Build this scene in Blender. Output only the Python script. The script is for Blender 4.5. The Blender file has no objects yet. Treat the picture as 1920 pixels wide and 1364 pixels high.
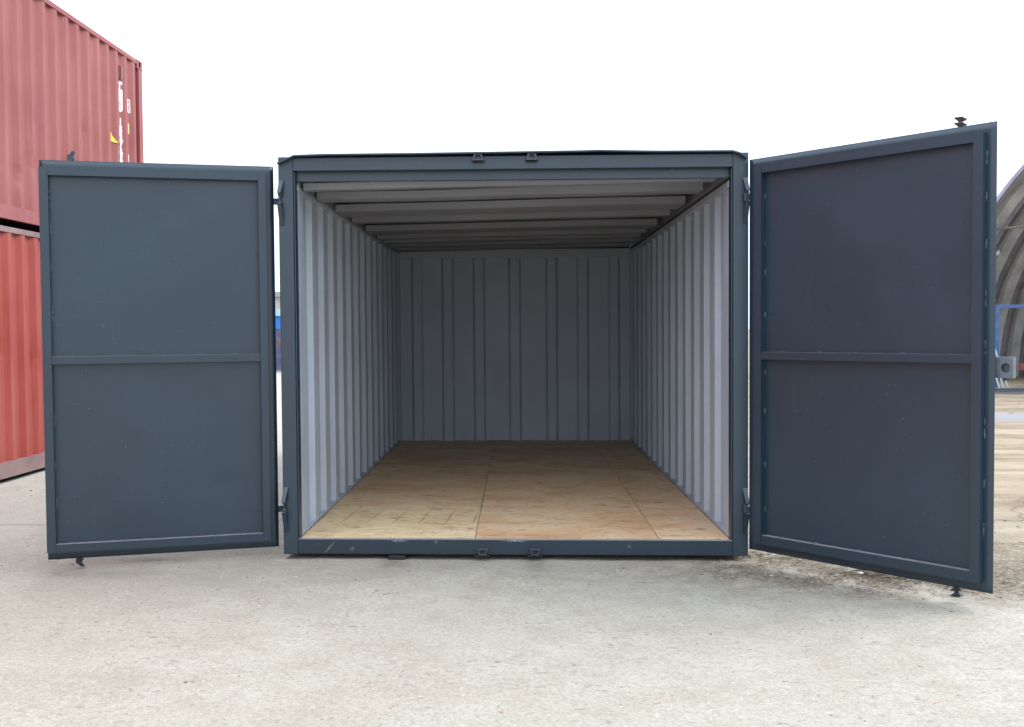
import bpy, bmesh, math, random
from mathutils import Vector, Matrix, noise
R = math.radians
rnd = random.Random(7)
sc = bpy.context.scene
C = sc.collection

# ---------------------------------------------------------------- camera
F, CX, CY = 1882.46, 858.0, 684.5
yaw, pitch, roll = R(3.4402), R(1.9565), R(-0.5098)
cam = bpy.data.cameras.new('camera'); camo = bpy.data.objects.new('camera', cam); C.objects.link(camo)
cam.sensor_fit = 'HORIZONTAL'; cam.sensor_width = 36.0
cam.lens = F / 1920 * 36.0
cam.shift_x = (960 - CX) / 1920
cam.shift_y = (CY - 682) / 1920
cam.clip_start = 0.05; cam.clip_end = 3000
def ray(x, y, z):
    c, s = math.cos(roll), math.sin(roll); x, z = c*x - s*z, s*x + c*z
    c, s = math.cos(pitch), math.sin(pitch); y, z = c*y + s*z, -s*y + c*z
    c, s = math.cos(yaw), math.sin(yaw); x, y = c*x - s*y, s*x + c*y
    return Vector((x, y, z))
rx, fw, up = ray(1, 0, 0), ray(0, 1, 0), ray(0, 0, 1)
M = Matrix.Identity(4)
for i in range(3):
    M[i][0] = rx[i]; M[i][1] = up[i]; M[i][2] = -fw[i]
M[0][3], M[1][3], M[2][3] = 0.0419, -6.4759, 1.4901
camo.matrix_world = M
sc.camera = camo
sc.render.resolution_x = 1024; sc.render.resolution_y = 727

# ---------------------------------------------------------------- sky, sun, exposure
SUN_EL, SUN_AZ = R(46), R(76)          # azimuth measured from +Y towards +X
w = bpy.data.worlds.new("World"); sc.world = w; w.use_nodes = True
nt = w.node_tree; nt.nodes.clear()
o_ = nt.nodes.new('ShaderNodeOutputWorld'); bg = nt.nodes.new('ShaderNodeBackground')
sky = nt.nodes.new('ShaderNodeTexSky'); sky.sky_type = 'NISHITA'; sky.sun_disc = False
sky.sun_elevation = SUN_EL; sky.sun_rotation = SUN_AZ
sky.dust_density = 4.0; sky.air_density = 1.0
hs = nt.nodes.new('ShaderNodeHueSaturation'); hs.inputs['Saturation'].default_value = 0.35
mx = nt.nodes.new('ShaderNodeMix'); mx.data_type = 'RGBA'; mx.inputs[0].default_value = 0.78
mx.inputs[7].default_value = (10.6, 11.4, 12.6, 1)      # flat white cloud layer
tcw = nt.nodes.new('ShaderNodeTexCoord'); sx_ = nt.nodes.new('ShaderNodeSeparateXYZ'); nt.links.new(tcw.outputs['Generated'], sx_.inputs[0])
mr = nt.nodes.new('ShaderNodeMapRange'); mr.inputs[1].default_value = 0.0; mr.inputs[2].default_value = 1.0; mr.inputs[3].default_value = 0.95; mr.inputs[4].default_value = 2.1
nt.links.new(sx_.outputs[2], mr.inputs[0])                 # an overcast sky is brighter overhead than at the horizon
vs_ = nt.nodes.new('ShaderNodeVectorMath'); vs_.operation = 'SCALE'; vs_.inputs[0].default_value = (9.6, 10.7, 12.4)
nt.links.new(mr.outputs[0], vs_.inputs['Scale']); nt.links.new(vs_.outputs[0], mx.inputs[7])
nt.links.new(sky.outputs[0], hs.inputs['Color']); nt.links.new(hs.outputs[0], mx.inputs[6])
nt.links.new(mx.outputs[2], bg.inputs['Color']); bg.inputs['Strength'].default_value = 0.12
nt.links.new(bg.outputs[0], o_.inputs['Surface'])
sl = bpy.data.lights.new('sun', 'SUN'); so = bpy.data.objects.new('sun', sl); C.objects.link(so)
sl.energy = 1.5; sl.angle = R(30); sl.color = (1.0, 0.96, 0.9)
d = Vector((math.sin(SUN_AZ)*math.cos(SUN_EL), math.cos(SUN_AZ)*math.cos(SUN_EL), math.sin(SUN_EL)))
so.rotation_euler = d.to_track_quat('Z', 'Y').to_euler(); so.location = (20, 5, 30)
sc.view_settings.view_transform = 'Standard'; sc.view_settings.look = 'None'
sc.view_settings.exposure = 0.35; sc.view_settings.gamma = 1.0

# ---------------------------------------------------------------- material helpers
class NT:
    def __init__(s, name, rough=0.6, metal=0.0, spec=0.5):
        s.m = bpy.data.materials.new(name); s.m.use_nodes = True
        s.t = s.m.node_tree; s.b = s.t.nodes['Principled BSDF']
        s.b.inputs['Roughness'].default_value = rough; s.b.inputs['Metallic'].default_value = metal
        s.b.inputs['Specular IOR Level'].default_value = spec
        s.tc = s.t.nodes.new('ShaderNodeTexCoord')
    def n(s, t, **k):
        x = s.t.nodes.new(t)
        for a, v in k.items(): setattr(x, a, v)
        return x
    def l(s, a, b): s.t.links.new(a, b)
    def val(s, x, sock):
        if hasattr(x, 'is_output') or isinstance(x, bpy.types.NodeSocket): s.l(x, sock)
        else: sock.default_value = x
    def coord(s, scale=(1, 1, 1), off=(0, 0, 0), src='Object', rot=(0, 0, 0)):
        m = s.n('ShaderNodeMapping'); s.l(s.tc.outputs[src], m.inputs[0])
        m.inputs['Scale'].default_value = scale; m.inputs['Location'].default_value = off; m.inputs['Rotation'].default_value = rot
        return m.outputs[0]
    def noise(s, scale, vec=None, detail=4, rough=0.55, dist=0.0):
        x = s.n('ShaderNodeTexNoise'); x.inputs['Scale'].default_value = scale; x.inputs['Detail'].default_value = detail
        x.inputs['Roughness'].default_value = rough; x.inputs['Distortion'].default_value = dist
        s.l(vec if vec is not None else s.tc.outputs['Object'], x.inputs['Vector']); return x.outputs['Fac']
    def ramp(s, fac, stops):
        x = s.n('ShaderNodeValToRGB'); s.l(fac, x.inputs[0]); e = x.color_ramp.elements
        while len(e) < len(stops): e.new(0.5)
        for i, (p, c) in enumerate(stops):
            e[i].position = p; e[i].color = (c, c, c, 1) if not isinstance(c, tuple) else (*c, 1)
        return x.outputs[0]
    def mix(s, f, a, b, mode='MIX'):
        x = s.n('ShaderNodeMix', data_type='RGBA', blend_type=mode)
        for v, k in ((f, 0), (a, 6), (b, 7)):
            if isinstance(v, tuple): x.inputs[k].default_value = (*v, 1)
            elif isinstance(v, (int, float)): x.inputs[k].default_value = v
            else: s.l(v, x.inputs[k])
        return x.outputs[2]
    def math(s, op, a, b=0.0, c=None, clamp=False):
        x = s.n('ShaderNodeMath', operation=op); x.use_clamp = clamp
        for v, k in ((a, 0), (b, 1)) + (((c, 2),) if c is not None else ()):
            if isinstance(v, (int, float)): x.inputs[k].default_value = v
            else: s.l(v, x.inputs[k])
        return x.outputs[0]
    def bump(s, h, strength=0.3, dist=0.01, prev=None):
        x = s.n('ShaderNodeBump'); x.inputs['Strength'].default_value = strength; x.inputs['Distance'].default_value = dist
        s.l(h, x.inputs['Height'])
        if prev is not None: s.l(prev, x.inputs['Normal'])
        s.l(x.outputs[0], s.b.inputs['Normal']); return x.outputs[0]
    def color(s, c):
        if isinstance(c, tuple): s.b.inputs['Base Color'].default_value = (*c, 1)
        else: s.l(c, s.b.inputs['Base Color'])
    def sep(s, vec=None):
        x = s.n('ShaderNodeSeparateXYZ'); s.l(vec if vec is not None else s.tc.outputs['Object'], x.inputs[0]); return x.outputs

def plain(name, c, rough=0.6, metal=0.0, var=0.12, scale=6.0, bump=0.0):
    k = NT(name, rough, metal)
    f = k.noise(scale, detail=5)
    a = tuple(v*(1-var) for v in c); b = tuple(min(1, v*(1+var)) for v in c)
    k.color(k.ramp(f, [(0.3, a), (0.7, b)]))
    if bump: k.bump(k.noise(scale*8, detail=3), bump, 0.004)
    return k.m

def paint(name, base, dust=0.45, rough=0.36, marks=True, spec=0.5, chips=()):
    k = NT(name, rough, 0.0, spec)
    f = k.noise(1.3, detail=5, rough=0.6)
    c = k.ramp(f, [(0.25, tuple(v*0.90 for v in base)), (0.75, tuple(v*1.10 for v in base))])
    fine = k.noise(60, detail=3)
    c = k.mix(k.ramp(fine, [(0.45, 0.0), (0.8, 0.18)]), c, tuple(min(1, v*1.5) for v in base))
    if marks:   # faint scuffs and dried water runs
        run = k.noise(1.0, k.coord((26, 26, 1.6)), detail=4)
        c = k.mix(k.ramp(run, [(0.64, 0.0), (0.85, 0.06)]), c, (0.22, 0.23, 0.24))
        sp = k.noise(95, detail=1)
        c = k.mix(k.ramp(sp, [(0.76, 0.0), (0.80, 0.5)]), c, (0.3, 0.32, 0.35))
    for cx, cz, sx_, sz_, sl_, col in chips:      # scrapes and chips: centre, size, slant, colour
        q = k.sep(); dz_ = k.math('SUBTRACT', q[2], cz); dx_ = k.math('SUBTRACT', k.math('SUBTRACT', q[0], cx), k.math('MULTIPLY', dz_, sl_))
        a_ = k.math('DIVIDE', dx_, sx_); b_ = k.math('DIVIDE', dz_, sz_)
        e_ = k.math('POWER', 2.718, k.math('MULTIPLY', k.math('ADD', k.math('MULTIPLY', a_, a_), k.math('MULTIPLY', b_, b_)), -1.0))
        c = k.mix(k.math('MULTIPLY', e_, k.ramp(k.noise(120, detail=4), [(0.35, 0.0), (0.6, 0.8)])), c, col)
    g = k.n('ShaderNodeNewGeometry'); nz = k.sep(g.outputs['Normal'])[2]
    up_ = k.ramp(nz, [(0.75, 0.0), (0.95, 1.0)])
    dn = k.ramp(k.noise(22, detail=4), [(0.3, 0.65), (0.7, 1.0)])
    c = k.mix(k.math('MULTIPLY', k.math('MULTIPLY', up_, dn), dust), c, (0.42, 0.39, 0.38))  # dust on upward faces, lightened further to imitate highlights along rail tops
    k.color(c)
    r = k.ramp(k.noise(3.0, detail=5), [(0.3, rough-0.03), (0.7, rough+0.04)])
    k.l(r, k.b.inputs['Roughness'])
    b1 = k.bump(k.noise(1.1, detail=1), 0.5, 0.012)
    k.bump(k.noise(160, detail=2), 0.10, 0.001, b1)
    return k.m

DARK = paint('slate_paint', (0.015, 0.034, 0.052), spec=0.7)
DARKB = paint('slate_paint_door', (0.013, 0.031, 0.048), dust=0.75, spec=0.65)
WELD = plain('weld_bead_glint', (0.06, 0.078, 0.092), 0.4, 0.1, 0.3, 60)  # bead colour lifted to imitate the glint of the welds
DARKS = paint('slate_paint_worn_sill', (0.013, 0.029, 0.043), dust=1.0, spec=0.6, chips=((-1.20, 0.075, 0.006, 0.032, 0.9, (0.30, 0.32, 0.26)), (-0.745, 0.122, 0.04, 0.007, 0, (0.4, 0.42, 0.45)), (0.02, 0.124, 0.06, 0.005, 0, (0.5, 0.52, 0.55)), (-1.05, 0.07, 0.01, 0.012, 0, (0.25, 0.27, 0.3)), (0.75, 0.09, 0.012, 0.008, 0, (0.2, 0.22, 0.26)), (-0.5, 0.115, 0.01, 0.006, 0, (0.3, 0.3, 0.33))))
STEEL = plain('galvanised_steel', (0.06, 0.065, 0.08), 0.25, 0.7, 0.3, 30)
IRON = plain('painted_keeper', (0.05, 0.06, 0.072), 0.25, 0.2, 0.25, 40)
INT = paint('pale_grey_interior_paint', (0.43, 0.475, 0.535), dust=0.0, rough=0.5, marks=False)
CEIL = paint('darker_grey_ceiling', (0.235, 0.24, 0.26), dust=0.0, rough=0.6, marks=False, spec=0.3)  # darker grey than the walls, for the ribs and edge strips
BLACK = plain('black_gap', (0.01, 0.01, 0.012), 0.9)

def wood(name, veneer=False):
    k = NT(name, 0.55, 0, 0.35)
    oi = k.n('ShaderNodeObjectInfo')
    rv = k.n('ShaderNodeVectorMath', operation='SCALE'); rv.inputs[0].default_value = (37.0, 91.0, 13.0); k.l(oi.outputs['Random'], rv.inputs['Scale'])
    ad = k.n('ShaderNodeVectorMath', operation='ADD'); k.l(k.tc.outputs['Object'], ad.inputs[0]); k.l(rv.outputs[0], ad.inputs[1])
    P = ad.outputs[0]
    def mp(sc_):
        m = k.n('ShaderNodeMapping'); k.l(P, m.inputs[0]); m.inputs['Scale'].default_value = sc_; return m.outputs[0]
    f = k.noise(1.0, mp((1.6, 2.6, 1)), detail=5, dist=0.8)
    c = k.ramp(f, [(0.28, (0.66, 0.395, 0.195)), (0.5, (0.81, 0.555, 0.32)), (0.75, (0.87, 0.69, 0.46))] if not veneer else
                  [(0.28, (0.76, 0.54, 0.28)), (0.5, (0.86, 0.66, 0.39)), (0.75, (0.90, 0.75, 0.51))])
    g = k.noise(1.0, mp((9, 70, 1)), detail=6, rough=0.65, dist=0.3)      # grain
    c = k.mix(k.ramp(g, [(0.45, 0.0), (0.8, 0.45)]), c, (0.33, 0.19, 0.08))
    b = k.noise(1.0, mp((3.2, 9, 1)), detail=8, rough=0.72, dist=1.4)       # brown mineral streaks
    c = k.mix(k.ramp(b, [(0.54, 0.0), (0.66, 0.75)]), c, (0.42, 0.18, 0.06))
    b2 = k.noise(1.0, mp((15, 34, 1)), detail=4, rough=0.65, dist=0.6)     # small rusty flecks
    c = k.mix(k.ramp(b2, [(0.60, 0.0), (0.67, 0.75)]), c, (0.33, 0.13, 0.045))
    b3 = k.noise(1.0, mp((11, 20, 1)), detail=5, rough=0.7)
    c = k.mix(k.ramp(b3, [(0.60, 0.0), (0.70, 0.5)]), c, (0.86, 0.76, 0.58))
    pk = k.noise(1.0, mp((0.9, 1.3, 1)), detail=2)
    c = k.mix(k.ramp(pk, [(0.45, 0.0), (0.7, 0.30)]), c, (0.58, 0.34, 0.22))
    v = k.n('ShaderNodeTexVoronoi'); v.inputs['Scale'].default_value = 1.0; v.inputs['Randomness'].default_value = 1.0
    k.l(mp((4.2, 9.5, 1)), v.inputs['Vector'])
    kn = k.ramp(v.outputs['Distance'], [(0.08, 1.0), (0.22, 0.0)])
    sel = k.sep(v.outputs['Color'])
    kn = k.math('MULTIPLY', kn, k.ramp(sel[0], [(0.50, 0.0), (0.55, 1.0)]))
    c = k.mix(k.math('MULTIPLY', kn, 0.75), c, (0.20, 0.085, 0.035))
    pale = k.noise(1.0, mp((7, 9, 1)), detail=5, rough=0.7)
    c = k.mix(k.ramp(pale, [(0.64, 0.0), (0.74, 0.4)]), c, (0.62, 0.55, 0.46))   # sanding dust smears
    if veneer:   # book-matched veneer with repeated brown figure
        s = k.sep()
        wob = k.noise(1.3, detail=2)
        xx = k.math('ADD', k.math('MULTIPLY', s[0], 1/0.186), k.math('MULTIPLY', k.math('SUBTRACT', wob, 0.5), 0.35))
        xx = k.math('ADD', xx, k.math('MULTIPLY', s[1], -0.32))
        fr = k.math('FRACT', k.math('ADD', xx, 20.2))
        ds = k.math('ABSOLUTE', k.math('SUBTRACT', fr, 0.5))
        line = k.ramp(ds, [(0.015, 1.0), (0.06, 0.0)])
        yy = k.math('SUBTRACT', s[1], 0.0)
        my = k.ramp(yy, [(0.50, 0.0), (0.68, 1.0), (0.80, 0.95), (0.98, 0.35)])
        my2 = k.math('ADD', my, k.ramp(yy, [(0.08, 0.0), (0.25, 0.18), (0.36, 0.18), (0.45, 0.0)]))
        brk = k.ramp(k.noise(9, k.coord((2, 1, 1))), [(0.35, 0.35), (0.6, 1.0)])
        c = k.mix(k.math('MULTIPLY', k.math('MULTIPLY', line, my2), brk), c, (0.45, 0.23, 0.06))
        wide = k.ramp(ds, [(0.0, 0.15), (0.32, 0.0)])
        c = k.mix(k.math('MULTIPLY', wide, my2), c, (0.60, 0.38, 0.14))
    k.color(c)
    k.bump(g, 0.08, 0.002)
    return k.m
PLY = wood('plywood'); PLYV = wood('plywood_figured', True)
PLYE = plain('plywood_edge', (0.36, 0.22, 0.13), 0.8, 0, 0.3, 60)

def red(name, base, fade):
    k = NT(name, 0.5, 0, 0.4)
    f = k.noise(0.9, detail=6, rough=0.6)
    c = k.ramp(f, [(0.3, base), (0.75, fade)])
    run = k.noise(1.0, k.coord((14, 14, 0.8)), detail=5)
    c = k.mix(k.ramp(run, [(0.55, 0.0), (0.8, 0.35)]), c, tuple(min(1, v*1.2+0.05) for v in fade))
    sc1 = k.noise(1.0, k.coord((30, 30, 3.5)), detail=6, rough=0.7)
    c = k.mix(k.ramp(sc1, [(0.68, 0.0), (0.74, 0.7)]), c, (0.62, 0.47, 0.44))
    ru = k.noise(5, detail=8, rough=0.75)
    c = k.mix(k.ramp(ru, [(0.68, 0.0), (0.74, 0.7)]), c, (0.13, 0.05, 0.03))
    k.color(c); k.bump(k.noise(2.2, detail=3), 0.5, 0.012)
    return k.m
REDU = red('faded_red_paint', (0.27, 0.066, 0.060), (0.35, 0.112, 0.105))
REDL = red('strong_red_paint', (0.31, 0.042, 0.030), (0.38, 0.080, 0.062))
WHITE = plain('white_marking_paint', (0.8, 0.8, 0.8), 0.5, 0, 0.05)
YELLOW = plain('yellow_sticker', (0.75, 0.55, 0.06), 0.5, 0, 0.1)
YELP = plain('pale_yellow_sticker', (0.70, 0.58, 0.22), 0.5, 0, 0.1)

# ---------------------------------------------------------------- mesh helpers
class MB:
    def __init__(s): s.v = []; s.f = []
    def add(s, vs, fs):
        n = len(s.v); s.v += [tuple(v) for v in vs]; s.f += [tuple(i+n for i in f) for f in fs]; return s
    def box(s, x0, x1, y0, y1, z0, z1, T=None):
        vs = [(x, y, z) for x in (x0, x1) for y in (y0, y1) for z in (z0, z1)]
        if T: vs = [T(*v) for v in vs]
        return s.add(vs, [(0, 1, 3, 2), (4, 6, 7, 5), (0, 4, 5, 1), (2, 3, 7, 6), (0, 2, 6, 4), (1, 5, 7, 3)])
    def prism(s, poly, a0, a1, f):      # poly of 2D points, extruded from a0 to a1; f(p,q,a)->xyz
        n = len(poly)
        vs = [f(p, q, a0) for p, q in poly] + [f(p, q, a1) for p, q in poly]
        return s.add(vs, [tuple(range(n)), tuple(range(2*n-1, n-1, -1))] + [(i, (i+1) % n, n+(i+1) % n, n+i) for i in range(n)])
    def tube(s, p, q, r, r2=None, n=12):
        p, q = Vector(p), Vector(q); d_ = (q-p).normalized(); a = d_.orthogonal().normalized(); b = d_.cross(a)
        r2 = r if r2 is None else r2
        vs = [p + (a*math.cos(t)+b*math.sin(t))*r for t in [2*math.pi*i/n for i in range(n)]] + \
             [q + (a*math.cos(t)+b*math.sin(t))*r2 for t in [2*math.pi*i/n for i in range(n)]]
        return s.add(vs, [tuple(range(n)), tuple(range(2*n-1, n-1, -1))] + [(i, (i+1) % n, n+(i+1) % n, n+i) for i in range(n)])
    def sheet(s, cols, nz, f):          # grid
        n = len(cols); vs = [f(c, j) for j in range(nz) for c in cols]
        return s.add(vs, [(j*n+i, j*n+i+1, (j+1)*n+i+1, (j+1)*n+i) for j in range(nz-1) for i in range(n-1)])
    def blob(s, c, rx_, ry_, rz_, n=6, m=4, jit=0.2, rg=rnd):
        vs = []; fs = []
        for j in range(m+1):
            ph = -math.pi/2 + math.pi*j/m
            for i in range(n):
                t = 2*math.pi*i/n + 0.3*j; k_ = 1 + rg.uniform(-jit, jit)
                vs.append((c[0]+rx_*math.cos(ph)*math.cos(t)*k_, c[1]+ry_*math.cos(ph)*math.sin(t)*k_, c[2]+rz_*math.sin(ph)))
        for j in range(m):
            for i in range(n): fs.append((j*n+i, j*n+(i+1) % n, (j+1)*n+(i+1) % n, (j+1)*n+i))
        return s.add(vs, fs)
    def build(s, name, mat, parent=None, bevel=0.0, T=None, solid=None, smooth=False, loc=None):
        vs = [T(*v) for v in s.v] if T else s.v
        me = bpy.data.meshes.new(name); me.from_pydata(vs, [], s.f); me.update()
        bm = bmesh.new(); bm.from_mesh(me); bmesh.ops.remove_doubles(bm, verts=bm.verts, dist=1e-6) if smooth else None
        bmesh.ops.recalc_face_normals(bm, faces=bm.faces) if solid is None else None
        bm.to_mesh(me); bm.free()
        for m_ in (mat if isinstance(mat, (list, tuple)) else [mat]): me.materials.append(m_)
        if hasattr(s, 'ws'):
            me.materials.append(WELD)
            for p in me.polygons[s.ws:]: p.material_index = 1
        if smooth:
            for p in me.polygons: p.use_smooth = True
        o = bpy.data.objects.new(name, me); C.objects.link(o)
        if parent: o.parent = parent
        if loc: o.location = loc
        if solid is not None:
            md = o.modifiers.new('solid', 'SOLIDIFY'); md.thickness = solid; md.offset = 0
        if bevel:
            md = o.modifiers.new('bevel', 'BEVEL'); md.width = bevel; md.segments = 2; md.limit_method = 'ANGLE'; md.angle_limit = R(40)
        return o

def thing(name, label, cat, group=None, loc=(0, 0, 0)):
    o = bpy.data.objects.new(name, None); C.objects.link(o); o.location = loc; o.empty_display_size = 0.2
    o['label'] = label; o['category'] = cat
    if group: o['group'] = group
    return o
def tag(o, label=None, cat=None, group=None, kind=None):
    if label: o['label'] = label
    if cat: o['category'] = cat
    if group: o['group'] = group
    if kind: o['kind'] = kind
    return o

# ================================================================ GROUND
def ground_material():
    k = NT('yard_ground', 0.9, 0, 0.2)
    s = k.sep()
    n1 = k.noise(0.55, detail=6, rough=0.6)
    n2 = k.noise(3.2, detail=8, rough=0.7)
    fine = k.noise(34, detail=6, rough=0.75)
    grit = k.noise(75, detail=4, rough=0.8)
    c = k.ramp(n2, [(0.30, (0.345, 0.310, 0.242)), (0.5, (0.425, 0.394, 0.322)), (0.68, (0.470, 0.445, 0.373))])
    c = k.mix(k.ramp(n1, [(0.35, 0.6), (0.62, 0.0)]), c, (0.365, 0.325, 0.262))
    c = k.mix(k.ramp(fine, [(0.30, 0.5), (0.54, 0.0)]), c, (0.22, 0.20, 0.165))
    c = k.mix(k.ramp(grit, [(0.30, 0.75), (0.46, 0.0)]), c, (0.17, 0.16, 0.145))
    c = k.mix(k.ramp(grit, [(0.56, 0.0), (0.70, 0.55)]), c, (0.60, 0.585, 0.55))
    # coarse dirt patches in front of the threshold
    d1 = k.noise(1.0, k.coord((0.7, 2.4, 1)), detail=7, rough=0.7)
    band = k.math('MULTIPLY', k.ramp(s[1], [(0.0, 0.0), (0.001, 0.0)]), 1.0)
    def gauss(cx, cy, sx, sy, p=1.0):
        a = k.math('DIVIDE', k.math('SUBTRACT', s[0], cx), sx); b = k.math('DIVIDE', k.math('SUBTRACT', s[1], cy), sy)
        r2 = k.math('ADD', k.math('MULTIPLY', a, a), k.math('MULTIPLY', b, b))
        return k.math('MULTIPLY', k.math('POWER', 2.718, k.math('MULTIPLY', r2, -1.0)), p)
    near = gauss(0.0, -0.45, 2.6, 0.42, 1.0)
    c = k.mix(k.math('MULTIPLY', near, k.ramp(d1, [(0.45, 0.0), (0.62, 0.6)])), c, (0.27, 0.245, 0.205))
    far = k.ramp(k.math('ADD', s[1], 0.0), [(0.0, 0.0), (1.0, 1.0)])
    # soil around the right-hand door
    soil = k.math('ADD', gauss(2.25, -0.30, 1.0, 0.42, 1.3), gauss(3.4, -0.1, 0.9, 0.75, 1.3))
    soil = k.math('ADD', soil, k.math('ADD', gauss(6.6, 7.2, 3.0, 1.3, 1.2), gauss(10.5, 14.5, 5.0, 2.0, 0.8)))
    soil = k.math('ADD', soil, gauss(5.0, 3.6, 1.8, 1.2, 0.6))
    soil = k.math('ADD', soil, gauss(1.7, 0.2, 0.6, 0.25, 0.8))
    sn = k.math('MULTIPLY', k.math('MULTIPLY', soil, 1.6), k.ramp(k.noise(4.5, detail=8, rough=0.75), [(0.38, 0.0), (0.55, 1.0)]), clamp=True)
    c = k.mix(sn, c, k.mix(k.ramp(fine, [(0.35, 0.0), (0.65, 1.0)]), (0.075, 0.058, 0.04), (0.33, 0.27, 0.20)))
    # yellowish worn concrete further right
    yel = k.math('MULTIPLY', k.ramp(k.math('MULTIPLY', s[0], 0.1), [(0.22, 0.0), (0.42, 1.0)]), k.ramp(k.math('MULTIPLY', k.math('ADD', s[1], 0.6), 0.1), [(0.03, 0.0), (0.12, 1.0)]))
    yn = k.noise(1.0, k.coord((0.5, 1.6, 1)), detail=8, rough=0.7)
    c = k.mix(k.math('MULTIPLY', yel, 0.92), c, k.ramp(yn, [(0.32, (0.14, 0.10, 0.065)), (0.5, (0.31, 0.235, 0.155)), (0.7, (0.44, 0.37, 0.27))]))
    # puddle strip
    pud = k.math('MULTIPLY', gauss(8.4, 10.6, 2.2, 0.75, 1.5), k.ramp(k.noise(1.2, detail=3), [(0.4, 0.3), (0.55, 1.0)]), clamp=True)
    c = k.mix(pud, c, (0.26, 0.27, 0.29))
    # cracks
    v = k.n('ShaderNodeTexVoronoi'); v.feature = 'DISTANCE_TO_EDGE'; v.inputs['Scale'].default_value = 0.55
    dv = k.n('ShaderNodeVectorMath', operation='ADD')
    nn = k.n('ShaderNodeTexNoise'); nn.inputs['Scale'].default_value = 1.6; nn.inputs['Detail'].default_value = 5; k.l(k.tc.outputs['Object'], nn.inputs['Vector'])
    k.l(k.tc.outputs['Object'], dv.inputs[0]); k.l(nn.outputs['Color'], dv.inputs[1]); k.l(dv.outputs[0], v.inputs['Vector'])
    cr = k.ramp(v.outputs['Distance'], [(0.004, 1.0), (0.02, 0.0)])
    back = k.ramp(k.math('MULTIPLY', k.math('ADD', s[1], 0.2), 0.1), [(0.02, 0.0), (0.12, 1.0)])
    cr = k.math('MULTIPLY', k.math('MULTIPLY', cr, back), k.ramp(k.math('MULTIPLY', s[0], 0.1), [(0.05, 0.15), (0.2, 1.0)]))
    c = k.mix(k.math('MULTIPLY', cr, 0.65), c, (0.16, 0.13, 0.10))
    # slab joints on the left
    lf = k.math('MULTIPLY', k.ramp(k.math('MULTIPLY', k.math('MULTIPLY', s[0], -1.0), 0.1), [(0.10, 0.0), (0.2, 1.0)]), back)
    fy_ = k.math('ABSOLUTE', k.math('SUBTRACT', k.math('FRACT', k.math('MULTIPLY', k.math('ADD', s[1], 0.5), 1/3.3)), 0.5))
    fx_ = k.math('ABSOLUTE', k.math('SUBTRACT', k.math('FRACT', k.math('MULTIPLY', k.math('ADD', s[0], 0.2), 1/3.3)), 0.5))
    j = k.math('MAXIMUM', k.ramp(fy_, [(0.003, 1.0), (0.008, 0.0)]), k.ramp(fx_, [(0.003, 1.0), (0.006, 0.0)]))
    c = k.mix(k.math('MULTIPLY', lf, 0.25), c, (0.50, 0.48, 0.44))
    c = k.mix(k.math('MULTIPLY', k.math('MULTIPLY', lf, j), 0.6), c, (0.20, 0.18, 0.15))
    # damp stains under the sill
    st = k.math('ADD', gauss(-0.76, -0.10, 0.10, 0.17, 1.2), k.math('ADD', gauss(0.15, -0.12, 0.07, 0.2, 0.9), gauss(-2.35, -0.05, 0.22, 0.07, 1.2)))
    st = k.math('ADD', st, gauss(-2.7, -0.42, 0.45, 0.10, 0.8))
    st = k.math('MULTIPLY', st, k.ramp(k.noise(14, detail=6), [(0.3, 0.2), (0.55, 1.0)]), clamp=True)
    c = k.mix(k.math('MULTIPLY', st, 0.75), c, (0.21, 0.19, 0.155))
    # small scattered marks
    m2 = k.n('ShaderNodeTexVoronoi'); m2.inputs['Scale'].default_value = 5.0; k.l(k.coord((1, 1.5, 1)), m2.inputs['Vector'])
    sel = k.sep(m2.outputs['Color'])
    mm = k.math('MULTIPLY', k.ramp(m2.outputs['Distance'], [(0.05, 1.0), (0.16, 0.0)]), k.ramp(sel[1], [(0.60, 0.0), (0.64, 1.0)]))
    mm = k.math('MULTIPLY', mm, k.ramp(k.noise(40, detail=3), [(0.42, 0.0), (0.58, 1.0)]))
    c = k.mix(k.math('MULTIPLY', mm, 0.75), c, (0.17, 0.155, 0.14))
    # short drag marks and grit clusters
    cl = k.ramp(k.noise(1.6, detail=3), [(0.42, 0.0), (0.60, 1.0)])
    t1 = k.ramp(k.noise(1.0, k.coord((12, 26, 1), rot=(0, 0, 0.25)), detail=4, rough=0.7), [(0.585, 0.0), (0.65, 1.0)])
    c = k.mix(k.math('MULTIPLY', k.math('MULTIPLY', t1, cl), 0.75), c, (0.19, 0.175, 0.15))
    t2 = k.ramp(k.noise(1.0, k.coord((24, 34, 1), off=(5, 3, 0), rot=(0, 0, 0.15)), detail=3, rough=0.6), [(0.62, 0.0), (0.70, 1.0)])
    c = k.mix(k.math('MULTIPLY', t2, 0.35), c, (0.62, 0.60, 0.54))
    k.color(c)
    h = k.math('ADD', k.math('MULTIPLY', n2, 1.0), k.math('MULTIPLY', fine, 0.35))
    b1 = k.bump(h, 0.5, 0.02)
    k.bump(grit, 0.6, 0.006, b1)
    return k.m
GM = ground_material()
g = MB()
def gz(x, y):
    if y > 60 or abs(x) > 40: return 0.0
    a = 0.004*noise.noise(Vector((x*1.7, y*1.7, 0.3))) + 0.003*noise.noise(Vector((x*6, y*6, 4.0)))
    pile = math.exp(-(((x-2.35)/0.7)**2+((y+0.35)/0.35)**2)) + 1.2*math.exp(-(((x-4.2)/1.2)**2+((y-0.6)/0.7)**2))
    a += 0.012*pile*(1+0.8*noise.noise(Vector((x*9, y*9, 1))))
    return a - 0.004
def axis(lo, hi, step, far):
    a = []; x = lo
    while x <= hi + 1e-6: a.append(x); x += step
    s_ = step; y = lo; b = []
    while y > -far: s_ *= 1.35; y -= s_; b.append(y)
    s_ = step; y = a[-1]; c_ = []
    while y < far: s_ *= 1.35; y += s_; c_.append(y)
    return b[::-1] + a + c_
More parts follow.
